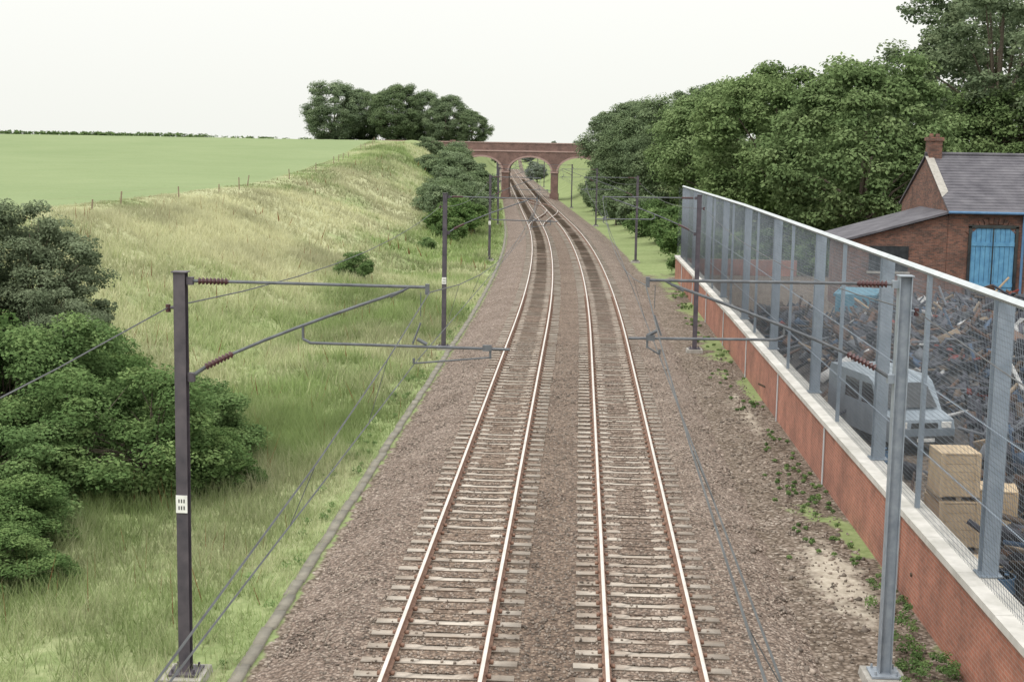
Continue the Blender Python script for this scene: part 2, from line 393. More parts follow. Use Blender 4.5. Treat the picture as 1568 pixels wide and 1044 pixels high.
# ---------------------------------------------------------------- tall grass
def grass(n,y0,y1,w,h,pw=1.):
    y=y0+(y1-y0)*rng.random(n)**pw; o=-5.03-rng.random(n)*22.
    X=cx(y)+o
    k=(X+.0454*y)/y>-.40; k&=fbm(X*1.3,y*1.3,77)+rng.normal(0,.08,n)>.34
    k&=~((o>-5.3)&(rng.random(n)>.75))
    X=X[k];y=y[k];o=o[k];n=len(X)
    z=ground(X,y)-.03; m=masks(X,y)
    hh=h*(.5+rng.random(n))*(.45+1.1*fbm(X*.5,y*.5,13))*(.4+.6*sst(-o,4.9,6.5))*(1-.7*sst(-o,23,26))
    a=rng.uniform(0,math.pi,n); lean=rng.normal(0,.4,(n,2))*hh[:,None]
    ww=w*(.6+.8*rng.random(n))
    dock=(rng.random(n)<.006)&(fbm(X*.4,y*.4,101)>.5); hh=np.where(dock,hh*1.7,hh)
    dx=np.cos(a)*ww;dy=np.sin(a)*ww
    V=np.stack([np.stack([X-dx,y-dy,z],1),np.stack([X+dx,y+dy,z],1),np.stack([X+lean[:,0],y+lean[:,1],z+hh],1)],1)
    big=fbm(X*.2,y*.11,88)
    s=np.clip(m[:,2]*1.25+rng.normal(0,.2,n)+1.1*(fbm(X*.3,y*.3,55)-.5),0,1)[:,None]
    g=np.array([.215,.28,.112]); st=np.array([.45,.445,.285])
    c=(g*(1-s)+st*s)*rng.uniform(.82,1.22,(n,1))*(.78+.42*sst(big,.3,.7))[:,None]
    c=np.where(dock[:,None],np.array([.2,.1,.05]),c)
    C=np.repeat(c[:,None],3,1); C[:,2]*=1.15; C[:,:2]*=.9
    return V.reshape(-1,3),C.reshape(-1,3)
G=[grass(180000,16,46,.010,.42,.8),grass(120000,46,95,.022,.42),grass(80000,95,235,.05,.38)]
V=np.concatenate([g[0] for g in G]);C=np.concatenate([g[1] for g in G])
mk('tall_grass',V,np.arange(len(V)).reshape(-1,3),[M_gr],col=C)

# ---------------------------------------------------------------- trees
def tubes(pts,rad,n=7):
    pts=np.array(pts,float);V=[];
    for i,p in enumerate(pts):
        d=pts[min(i+1,len(pts)-1)]-pts[max(i-1,0)]; d/=np.linalg.norm(d)
        a=np.array([1,0,0]) if abs(d[0])<.8 else np.array([0,1,0]); u=np.cross(d,a);u/=np.linalg.norm(u);w=np.cross(d,u)
        t=np.arange(n)*2*np.pi/n; V.append(p+rad[i]*(np.cos(t)[:,None]*u+np.sin(t)[:,None]*w))
    F=[]
    for i in range(len(pts)-1):
        for k in range(n): F.append((i*n+k,i*n+(k+1)%n,(i+1)*n+(k+1)%n,(i+1)*n+k))
    return np.concatenate(V),np.array(F)
def leaves(C,rc,nl,ls,r,flat=.75,ctint=None):
    nc=len(C); D=r.normal(size=(nc,nl,3)); D/=np.linalg.norm(D,axis=2,keepdims=True)
    D[:,:,2]=np.where(r.random((nc,nl))<.65,np.abs(D[:,:,2]),D[:,:,2])
    P=C[:,None]+D*(rc[:,None,None]*(r.random((nc,nl,1))**.45))*np.array([1,1,flat])
    N=D*.55+np.array([0,0,.45])+r.normal(size=D.shape)*.42; N/=np.linalg.norm(N,axis=2,keepdims=True)
    A=r.normal(size=D.shape); U=np.cross(N,A);U/=np.linalg.norm(U,axis=2,keepdims=True); W=np.cross(N,U)
    s=ls*r.uniform(.6,1.3,(nc,nl,1))
    Q=np.stack([P+U*s*.6,P+W*s*.36,P-U*s*.6,P-W*s*.36],2).reshape(-1,3)
    if ctint is None: ctint=r.random(nc)
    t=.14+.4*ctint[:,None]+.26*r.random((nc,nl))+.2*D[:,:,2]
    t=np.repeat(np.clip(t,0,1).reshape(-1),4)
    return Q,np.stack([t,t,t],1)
def tree(name,H,R,cb,nc,nl,ls,seed,leaf,cr=.2,tr=.35,shell=.55,flat=.75,stems=1,low=.75,lobe=1.):
    r=np.random.default_rng(seed)
    D=r.normal(size=(nc,3));D/=np.linalg.norm(D,axis=1,keepdims=True)
    th=np.arctan2(D[:,1],D[:,0]); p=r.uniform(0,6,4)
    lob=1+lobe*(.1*np.sin(3*th+p[0])+.07*np.sin(5*th+p[1]+2*D[:,2])+.08*np.sin(4*D[:,2]+p[2]+th))
    rad=(shell+(1-shell)*r.random(nc)**.6)*lob
    hz=(H-cb)/2; C=D*rad[:,None]*np.array([R,R,hz])*np.array([.86,.86,.88])
    C[:,2]=np.where(C[:,2]<0,C[:,2]*low,C[:,2]); C[:,2]+=cb+hz*low
    C[:,2]*=H/(cb+hz*low+hz)*1.
    rc=cr*R*r.uniform(.6,1.35,nc)
    # pull isolated outer clumps back toward their neighbours so none floats free
    for i in range(nc):
        d=np.linalg.norm(C-C[i],axis=1); d[i]=1e9; j=np.argsort(d)[:2]
        if d[j[1]]>rc[i]*1.15: C[i]=C[i]+(C[j].mean(0)-C[i])*.6
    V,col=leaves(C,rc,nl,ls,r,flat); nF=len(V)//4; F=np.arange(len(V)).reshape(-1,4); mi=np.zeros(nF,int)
    Vs=[V];Fs=[F];cs=[col];ms=[mi];k=len(V)
    def addt(p,rr):
        nonlocal k
        a,b=tubes(p,rr,5); Vs.append(a);Fs.append(b+k);cs.append(np.full((len(a),3),.5));ms.append(np.ones(len(b),int));k+=len(a)
    zc=cb+hz*.6
    for s in range(stems):
        bx,by=(r.normal(0,.25*R*(stems>1)),r.normal(0,.25*R*(stems>1)))
        addt([(bx,by,-.6),(bx,by,.3),(bx*.9,by+.1,zc*.5),(bx*.8+.1,by,zc),(bx+.2,by+.1,H*.8)],[tr*1.5,tr*1.1,tr*.9,tr*.65,tr*.15])
        for i in r.choice(nc,20,replace=False):
            c=C[i]; z0=r.uniform(.4,1.)*zc
            mid=np.array([c[0]*.45+bx*.5,c[1]*.45+by*.5,z0+(c[2]-z0)*.6])
            addt([(bx*.85,by*.95,z0),mid,c],[tr*.4,tr*.25,tr*.05])
    return mk(name,np.concatenate(Vs),np.concatenate(Fs),[leaf,M_bark],np.concatenate(ms),np.concatenate(cs),link=False)
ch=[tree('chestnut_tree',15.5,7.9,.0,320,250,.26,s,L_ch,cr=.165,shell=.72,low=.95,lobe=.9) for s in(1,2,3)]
ch_haze=[]
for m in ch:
    c=m.copy(); c.materials[0]=L_haze; ch_haze.append(c)  # copy for farther trees, haze painted into its leaf colour
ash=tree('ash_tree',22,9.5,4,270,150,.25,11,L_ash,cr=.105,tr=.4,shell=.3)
far=tree('oak_tree',13,7,.5,150,100,.5,21,L_far_haze,cr=.2,shell=.55)
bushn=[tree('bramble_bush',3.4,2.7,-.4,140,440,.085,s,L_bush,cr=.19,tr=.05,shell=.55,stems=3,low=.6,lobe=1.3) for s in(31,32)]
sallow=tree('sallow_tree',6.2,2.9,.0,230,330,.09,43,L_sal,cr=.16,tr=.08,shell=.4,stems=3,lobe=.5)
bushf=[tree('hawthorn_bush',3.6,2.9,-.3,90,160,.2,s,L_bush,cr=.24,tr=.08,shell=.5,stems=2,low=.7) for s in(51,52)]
bush_haze=[]
for m in bushf:
    c=m.copy(); c.materials[0]=L_haze; bush_haze.append(c)  # farther bushes, same painted-in haze
def gz(x,y): return float(ground(np.array(x),np.array(y)))
def plant(me,name,x,y,s,rot=None,z=None):
    put(me,name,(x,y,gz(x,y)-.05 if z is None else z),rng.uniform(0,6.28) if rot is None else rot,s)
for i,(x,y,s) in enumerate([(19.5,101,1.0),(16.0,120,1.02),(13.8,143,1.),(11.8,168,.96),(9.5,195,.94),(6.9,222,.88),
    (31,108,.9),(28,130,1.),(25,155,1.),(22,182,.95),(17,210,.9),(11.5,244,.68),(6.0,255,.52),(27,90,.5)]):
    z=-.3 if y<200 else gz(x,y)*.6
    plant((ch if y<160 else ch_haze)[i%3],'chestnut_tree',x,y,s,z=min(z,4.))
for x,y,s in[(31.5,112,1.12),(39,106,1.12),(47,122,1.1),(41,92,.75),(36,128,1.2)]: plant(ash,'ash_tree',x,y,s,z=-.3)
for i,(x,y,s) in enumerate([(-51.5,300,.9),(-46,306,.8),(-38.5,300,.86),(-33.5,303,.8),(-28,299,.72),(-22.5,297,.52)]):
    plant(ch_haze[i%3],'oak_tree',x,y,s,z=7.2)
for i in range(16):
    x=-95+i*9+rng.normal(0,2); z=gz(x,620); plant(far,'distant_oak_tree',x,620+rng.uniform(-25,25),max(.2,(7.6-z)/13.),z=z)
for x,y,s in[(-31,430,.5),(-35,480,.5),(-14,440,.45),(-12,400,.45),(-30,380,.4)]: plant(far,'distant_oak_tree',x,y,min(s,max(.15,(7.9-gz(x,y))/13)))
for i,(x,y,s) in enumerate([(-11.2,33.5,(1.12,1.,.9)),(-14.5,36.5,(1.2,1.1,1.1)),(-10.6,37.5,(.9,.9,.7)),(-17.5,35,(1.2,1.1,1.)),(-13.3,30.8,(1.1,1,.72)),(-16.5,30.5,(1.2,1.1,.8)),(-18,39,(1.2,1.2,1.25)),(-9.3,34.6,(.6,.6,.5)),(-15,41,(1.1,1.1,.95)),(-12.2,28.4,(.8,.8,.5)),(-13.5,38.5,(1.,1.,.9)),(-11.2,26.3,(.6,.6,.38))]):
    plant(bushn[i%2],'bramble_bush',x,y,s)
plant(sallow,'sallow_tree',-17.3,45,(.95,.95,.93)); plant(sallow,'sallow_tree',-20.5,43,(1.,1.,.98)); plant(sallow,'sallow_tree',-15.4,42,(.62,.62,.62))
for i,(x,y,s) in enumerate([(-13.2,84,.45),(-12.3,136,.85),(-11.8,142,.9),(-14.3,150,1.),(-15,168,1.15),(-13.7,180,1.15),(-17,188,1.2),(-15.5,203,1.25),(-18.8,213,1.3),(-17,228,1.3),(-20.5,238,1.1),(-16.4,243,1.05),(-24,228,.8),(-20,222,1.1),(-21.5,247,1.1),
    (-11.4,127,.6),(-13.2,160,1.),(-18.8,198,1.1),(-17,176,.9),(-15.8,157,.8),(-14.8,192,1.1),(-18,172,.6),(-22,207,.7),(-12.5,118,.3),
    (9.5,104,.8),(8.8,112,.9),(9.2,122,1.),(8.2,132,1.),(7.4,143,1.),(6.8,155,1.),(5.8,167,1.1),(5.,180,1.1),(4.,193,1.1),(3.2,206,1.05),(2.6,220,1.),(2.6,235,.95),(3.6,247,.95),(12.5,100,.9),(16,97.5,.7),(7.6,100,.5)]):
    plant((bushf if y<150 else bush_haze)[i%2],'hawthorn_bush',x,y,s)
wc=[]
for (x,y,h,nn) in[(6.1,23.3,.42,34),(6.0,25.7,.3,22),(5.75,34.5,.1,22),(6.1,37,.12,18),(5.6,21.6,.3,16),(5.9,48,.14,16),(6.1,60,.2,14),(5.2,31,.06,8),(5.6,70,.25,14),(6.,84,.3,18),(5.9,41,.1,12),(5.5,54,.1,10),(5.4,37,.06,8),(5.9,65,.15,10),(5.9,77,.2,14),(6.0,29.5,.12,10)]:
    for _ in range(nn): wc.append((x+rng.normal(0,.3),y+rng.normal(0,1.4),-.53+h*rng.random(),.05+.24*h*rng.uniform(.5,1.2)))
wc=np.array(wc); wc=wc[wc[:,0]<6.38]; wc[:,2]+=gr(wc[:,1])
V,c=leaves(wc[:,:3],wc[:,3],90,.042,rng,.7); mk('weeds',V,np.arange(len(V)).reshape(-1,4),[L_bush],col=c)
wy=rng.uniform(18,90,120); wc=np.stack([cx(wy)-5.15-rng.random(120)*.9,wy,gr(wy)-.45],1)
V,c=leaves(wc,rng.uniform(.05,.16,120),50,.045,rng,.9); mk('weeds',V,np.arange(len(V)).reshape(-1,4),[L_bush],col=c)
hx=-np.concatenate([rng.uniform(125,320,800),rng.uniform(60,125,60)]); hy=480+rng.normal(0,1.2,len(hx))
hc=np.stack([hx,hy,ground(hx,hy)+rng.uniform(.1,1.1,len(hx))*np.where(hx<-125,1,.4)],1)
V,c=leaves(hc,rng.uniform(.7,1.2,len(hx)),18,.6,rng); mk('hedge',V,np.arange(len(V)).reshape(-1,4),[L_ch],col=c*.7)

b=B(); first=True
for y in np.arange(50,245,6.1):
    x=float(cx(y))-25.6+rng.normal(0,.15); z=gz(x,y); h=.8+rng.normal(0,.15)
    if rng.random()<.55: b.tube((x,y,z-.3),(x+rng.normal(0,.08),y,z+h),.05,.045,6)
    if not first:
        for k in(.4,.7): b.tube((px,py,pz+k),(x,y,z+k),.003,n=3,cap=False)
    px,py,pz=x,y,z; first=False
b.obj('field_fence',[M_wood])

# ---------------------------------------------------------------- bridge
def bridge():
    Y0,Y1=257.5,263.5; cxm=-9.05; hs=3.75; pw=1.25; zt=6.9
    cents=[cxm-(2*hs+pw),cxm,cxm+(2*hs+pw)]; xl=cxm-27; xr=cxm+22
    def arch(x,c): return 3.5+2.45*math.sqrt(max(0,1-((x-c)/hs)**2))
    pts=[(xl,-2.5)]
    for c in cents:
        pts.append((c-hs,-2.5))
        for i in range(25):
            x=c-hs*math.cos(math.pi*i/24); pts.append((x,arch(x,c)))
        pts.append((c+hs,-2.5))
    pts.append((xr,-2.5))
    b=B()
    for i in range(len(pts)-1):
        (xa,za),(xb,zb)=pts[i],pts[i+1]
        if xb-xa>1e-4:
            b.add([(xa,Y0,za),(xb,Y0,zb),(xb,Y0,zt),(xa,Y0,zt)],[(0,1,2,3)],0)
            b.add([(xa,Y1,za),(xb,Y1,zb),(xb,Y1,zt),(xa,Y1,zt)],[(0,1,2,3)],0)
        b.add([(xa,Y0,za),(xb,Y0,zb),(xb,Y1,zb),(xa,Y1,za)],[(0,1,2,3)],0)
    b.box(xl,xr,Y0-.12,Y1+.12,zt,zt+.25,1)
    b.box(xl,xr,Y0+.0,Y0+.4,zt+.25,zt+1.5,0); b.box(xl,xr,Y1-.4,Y1,zt+.25,zt+1.5,0)
    b.box(xl,xr,Y0-.1,Y0+.5,zt+1.5,zt+1.68,1); b.box(xl,xr,Y1-.5,Y1+.1,zt+1.5,zt+1.68,1)
    b.box(xl,xr,Y0+.4,Y1-.4,zt+.1,zt+.3,2)
    for c in cents:
        for i in range(24):
            t0=math.pi*i/24;t1=math.pi*(i+1)/24
            q=[(c-hs*math.cos(t),3.5+2.45*math.sin(t)) for t in(t0,t1)]+[(c-(hs+.3)*math.cos(t),3.5+2.75*math.sin(t)) for t in(t1,t0)]
            b.prism(q,'y',Y0-.06,Y0+.05,1)
    for x in(cxm-hs-pw/2,cxm+hs+pw/2):
        b.box(x-pw/2-.1,x+pw/2+.1,Y0-.15,Y1+.15,3.2,3.45,1); b.box(x-pw/2-.15,x+pw/2+.15,Y0-.2,Y1+.2,-2.2,-.5,0)
    for x in(cents[0]-hs-1.3,cents[2]+hs+1.3): b.box(x-.5,x+.5,Y0-.2,Y0+.1,-2,zt+1.9,0)
    b.obj('railway_overbridge',[M_bridge,M_bridge2,M_conc])
bridge()

# ---------------------------------------------------------------- brick wall + mesh fence
WX0,WX1=6.45,6.85
b=B(); g=lambda y: float(gr(y))
Yw=list(np.arange(8,97,2.2))
for i in range(len(Yw)-1):
    y0,y1=Yw[i],Yw[i+1]; t0=1.0+g((y0+y1)/2)
    b.box(WX0,WX1,y0+.0,y1-.004,-1.2,t0,0)
    b.box(WX0-.07,WX1+.1,y0+.006,y1-.008,t0+.002,t0+.13,1)
    if i%4==1: b.tube((WX0-.04,y0,-.6),(WX0-.04,y0,t0-.02),.025,n=6,m=2)
b.box(WX0+.02,14.5,Yw[-1]+.01,Yw[-1]+.35,-1.2,.75,0)
b.obj('brick_wall',[M_wall,M_cop,M_rail])
b=B(); FX=6.72
def ibeam(b,x,y,z0,z1,w,d,t,m=0):
    b.box(x-w/2,x+w/2,y-d/2,y-d/2+t,z0,z1,m); b.box(x-w/2,x+w/2,y+d/2-t,y+d/2,z0,z1,m); b.box(x-t/2,x+t/2,y-d/2+t,y+d/2-t,z0,z1,m)
ym=np.arange(5.5,97,8.9)
ft=lambda y:5.72+g(y)*1.2
for y in ym:
    ibeam(b,FX+.14,y,1.1+g(y),ft(y)-.02,.26,.28,.03,0); b.box(FX-.05,FX+.33,y-.2,y+.2,1.14+g(y),1.165+g(y),0)
    if y<94: 
        b.box(FX-.03,FX+.05,y+4.4,y+4.52,1.1+g(y),ft(y)-.02,0)
for k in range(len(ym)-1):
    a,c=ym[k],ym[k+1]
    b.tube((FX-.02,a,ft(a)+.03),(FX-.02,c,ft(c)+.03),.07,n=4,m=1,cap=True)
    for h in(2.3,3.6): 
        b.tube((FX+.0,a,h+g(a)),(FX,c,h+g(c)),.015,n=4,m=0)
b.obj('mesh_fence',[M_post,M_rail])
wy=np.arange(8,94.4,.085); n=len(wy); zt=np.array([ft(v) for v in wy]); zb=1.14+gr(wy)
P=np.stack([np.full(n,FX-.06),wy,(zt+zb)/2],1); S=np.stack([np.full(n,.005),np.full(n,.005),zt-zb],1)
hz=np.arange(1.2,5.6,.085); m=len(hz)
P2=[];S2=[]
for y0 in np.arange(8,94,5.):
    P2.append(np.stack([np.full(m,FX-.053),np.full(m,y0+2.5),hz+g(y0+2.5)],1)); S2.append(np.tile([.005,5.,.005],(m,1)))
cubes('fence_wire_mesh',np.concatenate([P]+P2),np.concatenate([S]+S2),None,[M_wire])

# ---------------------------------------------------------------- OLE masts
def insul(b,p0,p1,m):
    p0=Vector(p0);p1=Vector(p1);n=8
    b.tube(p0,p1,.03,n=8,m=m)
    for i in range(n):
        a=p0.lerp(p1,(i+.15)/n);c=p0.lerp(p1,(i+.6)/n); b.tube(a,c,.06,.042,n=10,m=m)
def mast(x,y,zb,zt,side,top,diag,r0,r1,con,light=False,arm=True,plate=None):
    s=side; b=B()
    if light: 
        b.box(x-.1,x-.085,y-.1,y+.1,zb,zt,0); b.box(x+.085,x+.1,y-.1,y+.1,zb,zt,0); b.box(x-.085,x+.085,y-.008,y+.008,zb,zt,0)
    else: ibeam(b,x,y,zb,zt,.18,.19,.015,0)
    b.box(x-.24,x+.24,y-.24,y+.24,zb-.0,zb+.03,0)
    b.prism([(x-.42,zb-.6),(x+.42,zb-.6),(x+.32,zb-.01),(x-.32,zb-.01)],'y',y-.38,y+.38,4)
    for a in(-.17,.17):
        for c in(-.17,.17): b.tube((x+a,y+c,zb),(x+a,y+c,zb+.1),.02,n=6,m=0)
    b.box(x-.12,x+.12,y-.12,y+.12,zt,zt+.015,0)
    zt_=zt-.13; zd=zt-1.62; zr=zt-1.05
    b.box(x+s*.1,x+s*.2,y-.05,y+.05,zt_-.06,zt_+.06,0)
    insul(b,(x+s*.28,y,zt_),(x+s*.75,y,zt_),2); b.tube((x+s*.1,y,zt_),(x+s*.28,y,zt_),.025,m=1)
    b.tube((x+s*.72,y,zt_),(x+s*top,y,zt_-.02),.024,m=1)
    ze=zt_-.08; D=diag
    def pt(t): return (x+s*(.15+(D-.15)*t),y+.0,zd+(ze-zd)*(t**.82))
    b.box(x+s*.1,x+s*.2,y-.05,y+.05,zd-.08,zd+.06,0)
    b.tube(pt(0),pt(.08),.03,m=1); insul(b,pt(.07),pt(.2),2)
    ts=[.19,.35,.5,.65,.8,1.]
    for i in range(5): b.tube(pt(ts[i]),pt(ts[i+1]),.024,m=1)
    b.tube((x+s*(top-.3),y,zt_-.02),(x+s*(D-.2),y,ze-.1),.02,m=1)
    b.box(x+s*(top-.03)-.03,x+s*(top-.03)+.03,y-.04,y+.04,zt_-.13,zt_+.03,1)
    b.tube((x+s*r0,y,zr+.06),(x+s*(r0+.12),y,zr-.0),.022,m=1); 
    b.tube((x+s*(r0+.1),y,zr),(x+s*r1,y,zr-.03),.022,m=1)
    b.tube((x+s*r0,y,zr+.06),pt(min(1,(r0-.15)/(D-.15))),.02,m=1)
    b.tube((x+s*(con),y,zt_-.1),(x+s*(con),y+.0,zr+.45),.006,n=4,m=1,cap=False)
    b.tube((x+s*(con),y,zr+.35),(x+s*(con-.12),y,zr+.02),.015,n=5,m=1)
    b.tube((x+s*(con-.1),y,zr-.28),(x+s*(r1-.3),y,zr-.16),.014,n=6,m=1)
    b.tube((x+s*(r1-.3),y,zr-.18),(x+s*(r1-.3),y,zr+.03),.02,n=6,m=1)
    b.box(x+s*(r1-.35)-.07,x+s*(r1-.35)+.07,y-.03,y+.03,zr-.06,zr+.03,1)
    b.tube((x+s*(con-.1),y,zr-.28),(x+s*(con-.1),y,zr-.2),.02,n=6,m=1)
    b.tube((x+s*(con-.05),y,zr+.1),(x+s*(con+.1),y,zr+.02),.03,n=6,m=1)
    b.tube((x-s*.1,y,zt-.55),(x-s*.2,y,zt-.55),.025,n=6,m=0); b.tube((x-s*.2,y,zt-.62),(x-s*.2,y,zt-.5),.04,n=8,m=2)
    if plate:
        b.box(x-.09,x+.09,y-.118,y-.107,plate-.14,plate+.14,3)
        for k in(.05,-.06):
            for j in(-.04,0,.04): b.box(x+j-.009,x+j+.009,y-.122,y-.119,plate+k-.03,plate+k+.03,5)
    b.obj('overhead_line_mast',[M_galv if light else M_mastd,M_tubeg,M_ins,M_white,M_conc,M_black])
    return (x+s*(con-.1),zr-.3),(x+s*top,zt_-.1),(x-s*.2,zt-.55)
sup={'L':[],'R':[]}
Lm=[21.8,59.8,110,165,219,290,345,400]
for i,y in enumerate(Lm):
    c=float(cx(y))+.37; gg=g(y)
    a=mast((-6.12 if i!=1 else -5.6)+c,y,-.42+gg,5.98+gg,1,3.85,3.45,1.9,5.1 if i==0 else 4.7,3.72,False,plate=2.35+gg if i<3 else None)
    sup['L'].append((y,)+a)
    yr=y+.9
    a=mast((5.12 if i!=1 else 5.0)+c,yr,-.4+gg,6.08+gg,-1,4.05,3.65,1.85,4.3,3.9,light=(i==0),plate=None)
    sup['R'].append((yr,)+a)
b=B()
for k in 'LR':
    S=sup[k]; f=S[0]; S=[(f[0]-38,)+f[1:]]+S
    for i in range(len(S)-1):
        y0,c0,m0,r0=S[i];y1,c1,m1,r1=S[i+1]; n=max(4,int((y1-y0)/4.5))
        pc=pm=pr=None
        for j in range(n+1):
            t=j/n;y=y0+(y1-y0)*t; sag=4*t*(1-t)
            A=Vector((c0[0]+(c1[0]-c0[0])*t,y,c0[1]+(c1[1]-c0[1])*t))
            Mv=Vector((m0[0]+(m1[0]-m0[0])*t,y,m0[1]+(m1[1]-m0[1])*t-sag*.75)); Rv=Vector((r0[0]+(r1[0]-r0[0])*t,y,r0[1]+(r1[1]-r0[1])*t-sag*.5))
            if pc is not None:
                b.tube(pc,A,.0095,n=4,cap=False);b.tube(pm,Mv,.0095,n=4,cap=False);b.tube(pr,Rv,.012,n=4,cap=False)
            if 0<j<n: b.tube(A,Mv,.0045,n=3,cap=False)
            pc,pm,pr=A,Mv,Rv
b.obj('overhead_wires',[M_cu])

# ---------------------------------------------------------------- brick house
E=bpy.data.objects.new('brick_house',None); scn.collection.objects.link(E)
X0,X1,YA,YB,ev,rg=18.95,33,75.,86.,5.1,7.75; ymid=(YA+YB)/2
b=B(); b.prism([(YA,-.5),(YB,-.5),(YB,ev),(ymid,rg),(YA,ev)],'x',X0,X1,0)
b.prism([(14.0,-.5),(X0-.01,-.5),(X0-.01,4.85),(14.0,3.45)],'y',YA+.03,YA+6,0)
b.obj('walls',[M_house],E)
b=B()
for s in(-1,1):
    ye=ymid+s*(ymid-YA+.3); ze=ev-.15
    b.add([(X0-.1,ymid,rg+.06),(X1,ymid,rg+.06),(X1,ye,ze+.02),(X0-.1,ye,ze+.02),(X0-.1,ymid,rg+.16),(X1,ymid,rg+.16),(X1,ye,ze+.12),(X0-.1,ye,ze+.12)],
      [(0,1,2,3),(4,5,6,7),(0,1,5,4),(1,2,6,5),(2,3,7,6),(3,0,4,7)],0)
    for k in range(1,20):
        t=k/20; y=ymid+(ye-ymid)*t; z=rg+.16+(ze+.12-rg-.16)*t
        b.box(X0-.1,X1,y-.02,y+.02,z-.01,z+.016,0)
b.prism([(13.6,3.4),(X0-.02,4.93),(X0-.02,5.05),(13.6,3.52)],'y',YA-.25,YA+6.2,0)
b.tube((X0-.1,ymid,rg+.2),(X1,ymid,rg+.2),.1,n=8)
b.obj('roof',[M_slate],E)
b=B(); b.add([(X0-.14,ymid-.3,rg+.06),(X0+.3,ymid-.3,rg+.06),(X0+.3,YA+1.6,ev+.92),(X0-.14,YA+1.0,ev+.63)],[(0,1,2,3)],0); b.obj('verge_flashing',[M_conc],E)
b=B(); b.box(X0+.02,X0+.72,ymid-.45,ymid+.45,rg-.4,8.65,0); b.box(X0-.05,X0+.79,ymid-.52,ymid+.52,8.65,8.85,0)
b.tube((X0+.2,ymid,8.85),(X0+.2,ymid,9.05),.13,.1,m=0);b.tube((X0+.54,ymid,8.85),(X0+.54,ymid,9.05),.13,.1,m=0)
b.obj('chimney',[M_house],E)
b=B(); dx0,dx1=20.15,22.35
n=9
for i in range(n):
    a=dx0+(dx1-dx0)*i/n; b.box(a+.01,a+(dx1-dx0)/n-.01,YA-.05,YA+.02,-.2,4.2,0)
b.box(dx0,dx1,YA-.09,YA-.052,3.3,3.5,0);b.box(dx0,dx1,YA-.09,YA-.052,1.2,1.4,0); b.box((dx0+dx1)/2-.03,(dx0+dx1)/2+.03,YA-.095,YA-.091,-.2,4.2,1)
b.obj('door',[M_blue,M_dark],E)
b=B()
for i in range(12):
    t0=math.pi*(.2+.6*i/12);t1=math.pi*(.2+.6*(i+.85)/12); c=(dx0+dx1)/2
    q=[(c-r*math.cos(t),3.0+r*math.sin(t)) for r,t in((1.45,t0),(1.45,t1),(1.75,t1),(1.75,t0))]
    b.prism(q,'y',YA-.07,YA+.02,0)
b.box(dx0-.16,dx0-.01,YA-.12,YA+.02,-.2,4.3,1);b.box(dx1+.01,dx1+.16,YA-.12,YA+.02,-.2,4.3,1); b.box(dx0-.16,dx1+.16,YA-.12,YA+.02,4.22,4.38,1)
b.obj('lintel',[M_house,M_dark],E)
b=B(); b.tube((X0-.1,YA-.38,ev-.1),(X1,YA-.38,ev-.1),.07,n=8); b.tube((22.75,YA-.12,ev-.1),(22.75,YA-.12,-.3),.07,n=8)
b.obj('gutter',[M_bluet],E)
b=B(); b.box(15.0,17.0,YA-.04,YA+.01,1.9,3.2,0)
for x in(15.0,15.95,16.9): b.box(x,x+.08,YA-.06,YA-.041,1.9,3.2,0)
b.box(14.9,17.1,YA-.1,YA+.0,1.78,1.89,1); b.obj('window',[M_dark,M_conc],E)

# ---------------------------------------------------------------- yard contents
def heap(X,Y):
    h=1.6*np.exp(-(((X-17)/5)**2+((Y-62)/6)**2))+1.9*np.exp(-(((X-12.5)/2.6)**2+((Y-54)/7)**2))+2.7*np.exp(-(((X-15.)/2.6)**2+((Y-44)/7)**2))+2.4*np.exp(-(((X-12.3)/1.8)**2+((Y-33.5)/4.5)**2))+1.5*np.exp(-(((X-9.2)/1.3)**2+((Y-25.5)/2.6)**2))+1.3*np.exp(-(((X-8.8)/1.2)**2+((Y-60)/6)**2))+1.5*np.exp(-(((X-23)/5)**2+((Y-60)/5)**2))
    return h-.3
n=13000
hx=rng.uniform(7.3,28,n);hy=rng.uniform(20,72,n);h=heap(hx,hy)
k=(h+.3>.3+.25*rng.random(n))|(rng.random(n)<.09); 
k&=~((np.abs(hx-9.3)<1.7)&(hy>37.5)&(hy<45.5)); k&=~((hx<8.8)&(hy>27.5)&(hy<33))
hx,hy,h=hx[k],hy[k],h[k];n=len(hx)
S=np.stack([rng.gamma(2,.26,n)+.06,rng.gamma(1.5,.15,n)+.03,rng.gamma(1.2,.05,n)+.015],1)
lg=rng.random(n)<.14; S[lg]=np.stack([rng.uniform(.8,2.6,lg.sum()),rng.uniform(.04,.12,lg.sum()),rng.uniform(.04,.1,lg.sum())],1)
pal=np.array([(.05,.05,.065),(.075,.075,.095),(.14,.08,.055),(.14,.15,.17),(.1,.07,.05),(.5,.5,.5),(.06,.1,.17),(.3,.23,.16),(.25,.05,.04),(.1,.11,.13)])
pi=rng.choice(10,n,p=[.25,.23,.16,.07,.12,.02,.04,.04,.02,.05])
cubes('scrap_metal_heap',np.stack([hx,hy,h+rng.uniform(-.15,.3,n)],1),S,rotm(n,1.3),[M_scrap],col=pal[pi]*rng.uniform(.6,1.2,(n,1)))
gx,gy=np.meshgrid(np.arange(7,29,.4),np.arange(18,72,.4)); gzv=heap(gx,gy)-.12-.1*rng.random(gx.shape)
nx=gx.shape[1]; idx=np.arange(gx.size).reshape(-1,nx)
F=np.stack([idx[:-1,:-1],idx[:-1,1:],idx[1:,1:],idx[1:,:-1]],-1).reshape(-1,4)
mk('scrap_soil_mound',np.stack([gx,gy,gzv],-1).reshape(-1,3),F,[nmat('scrap_soil',(.045,.042,.045),(.11,.095,.085),3,bmp=.04)])
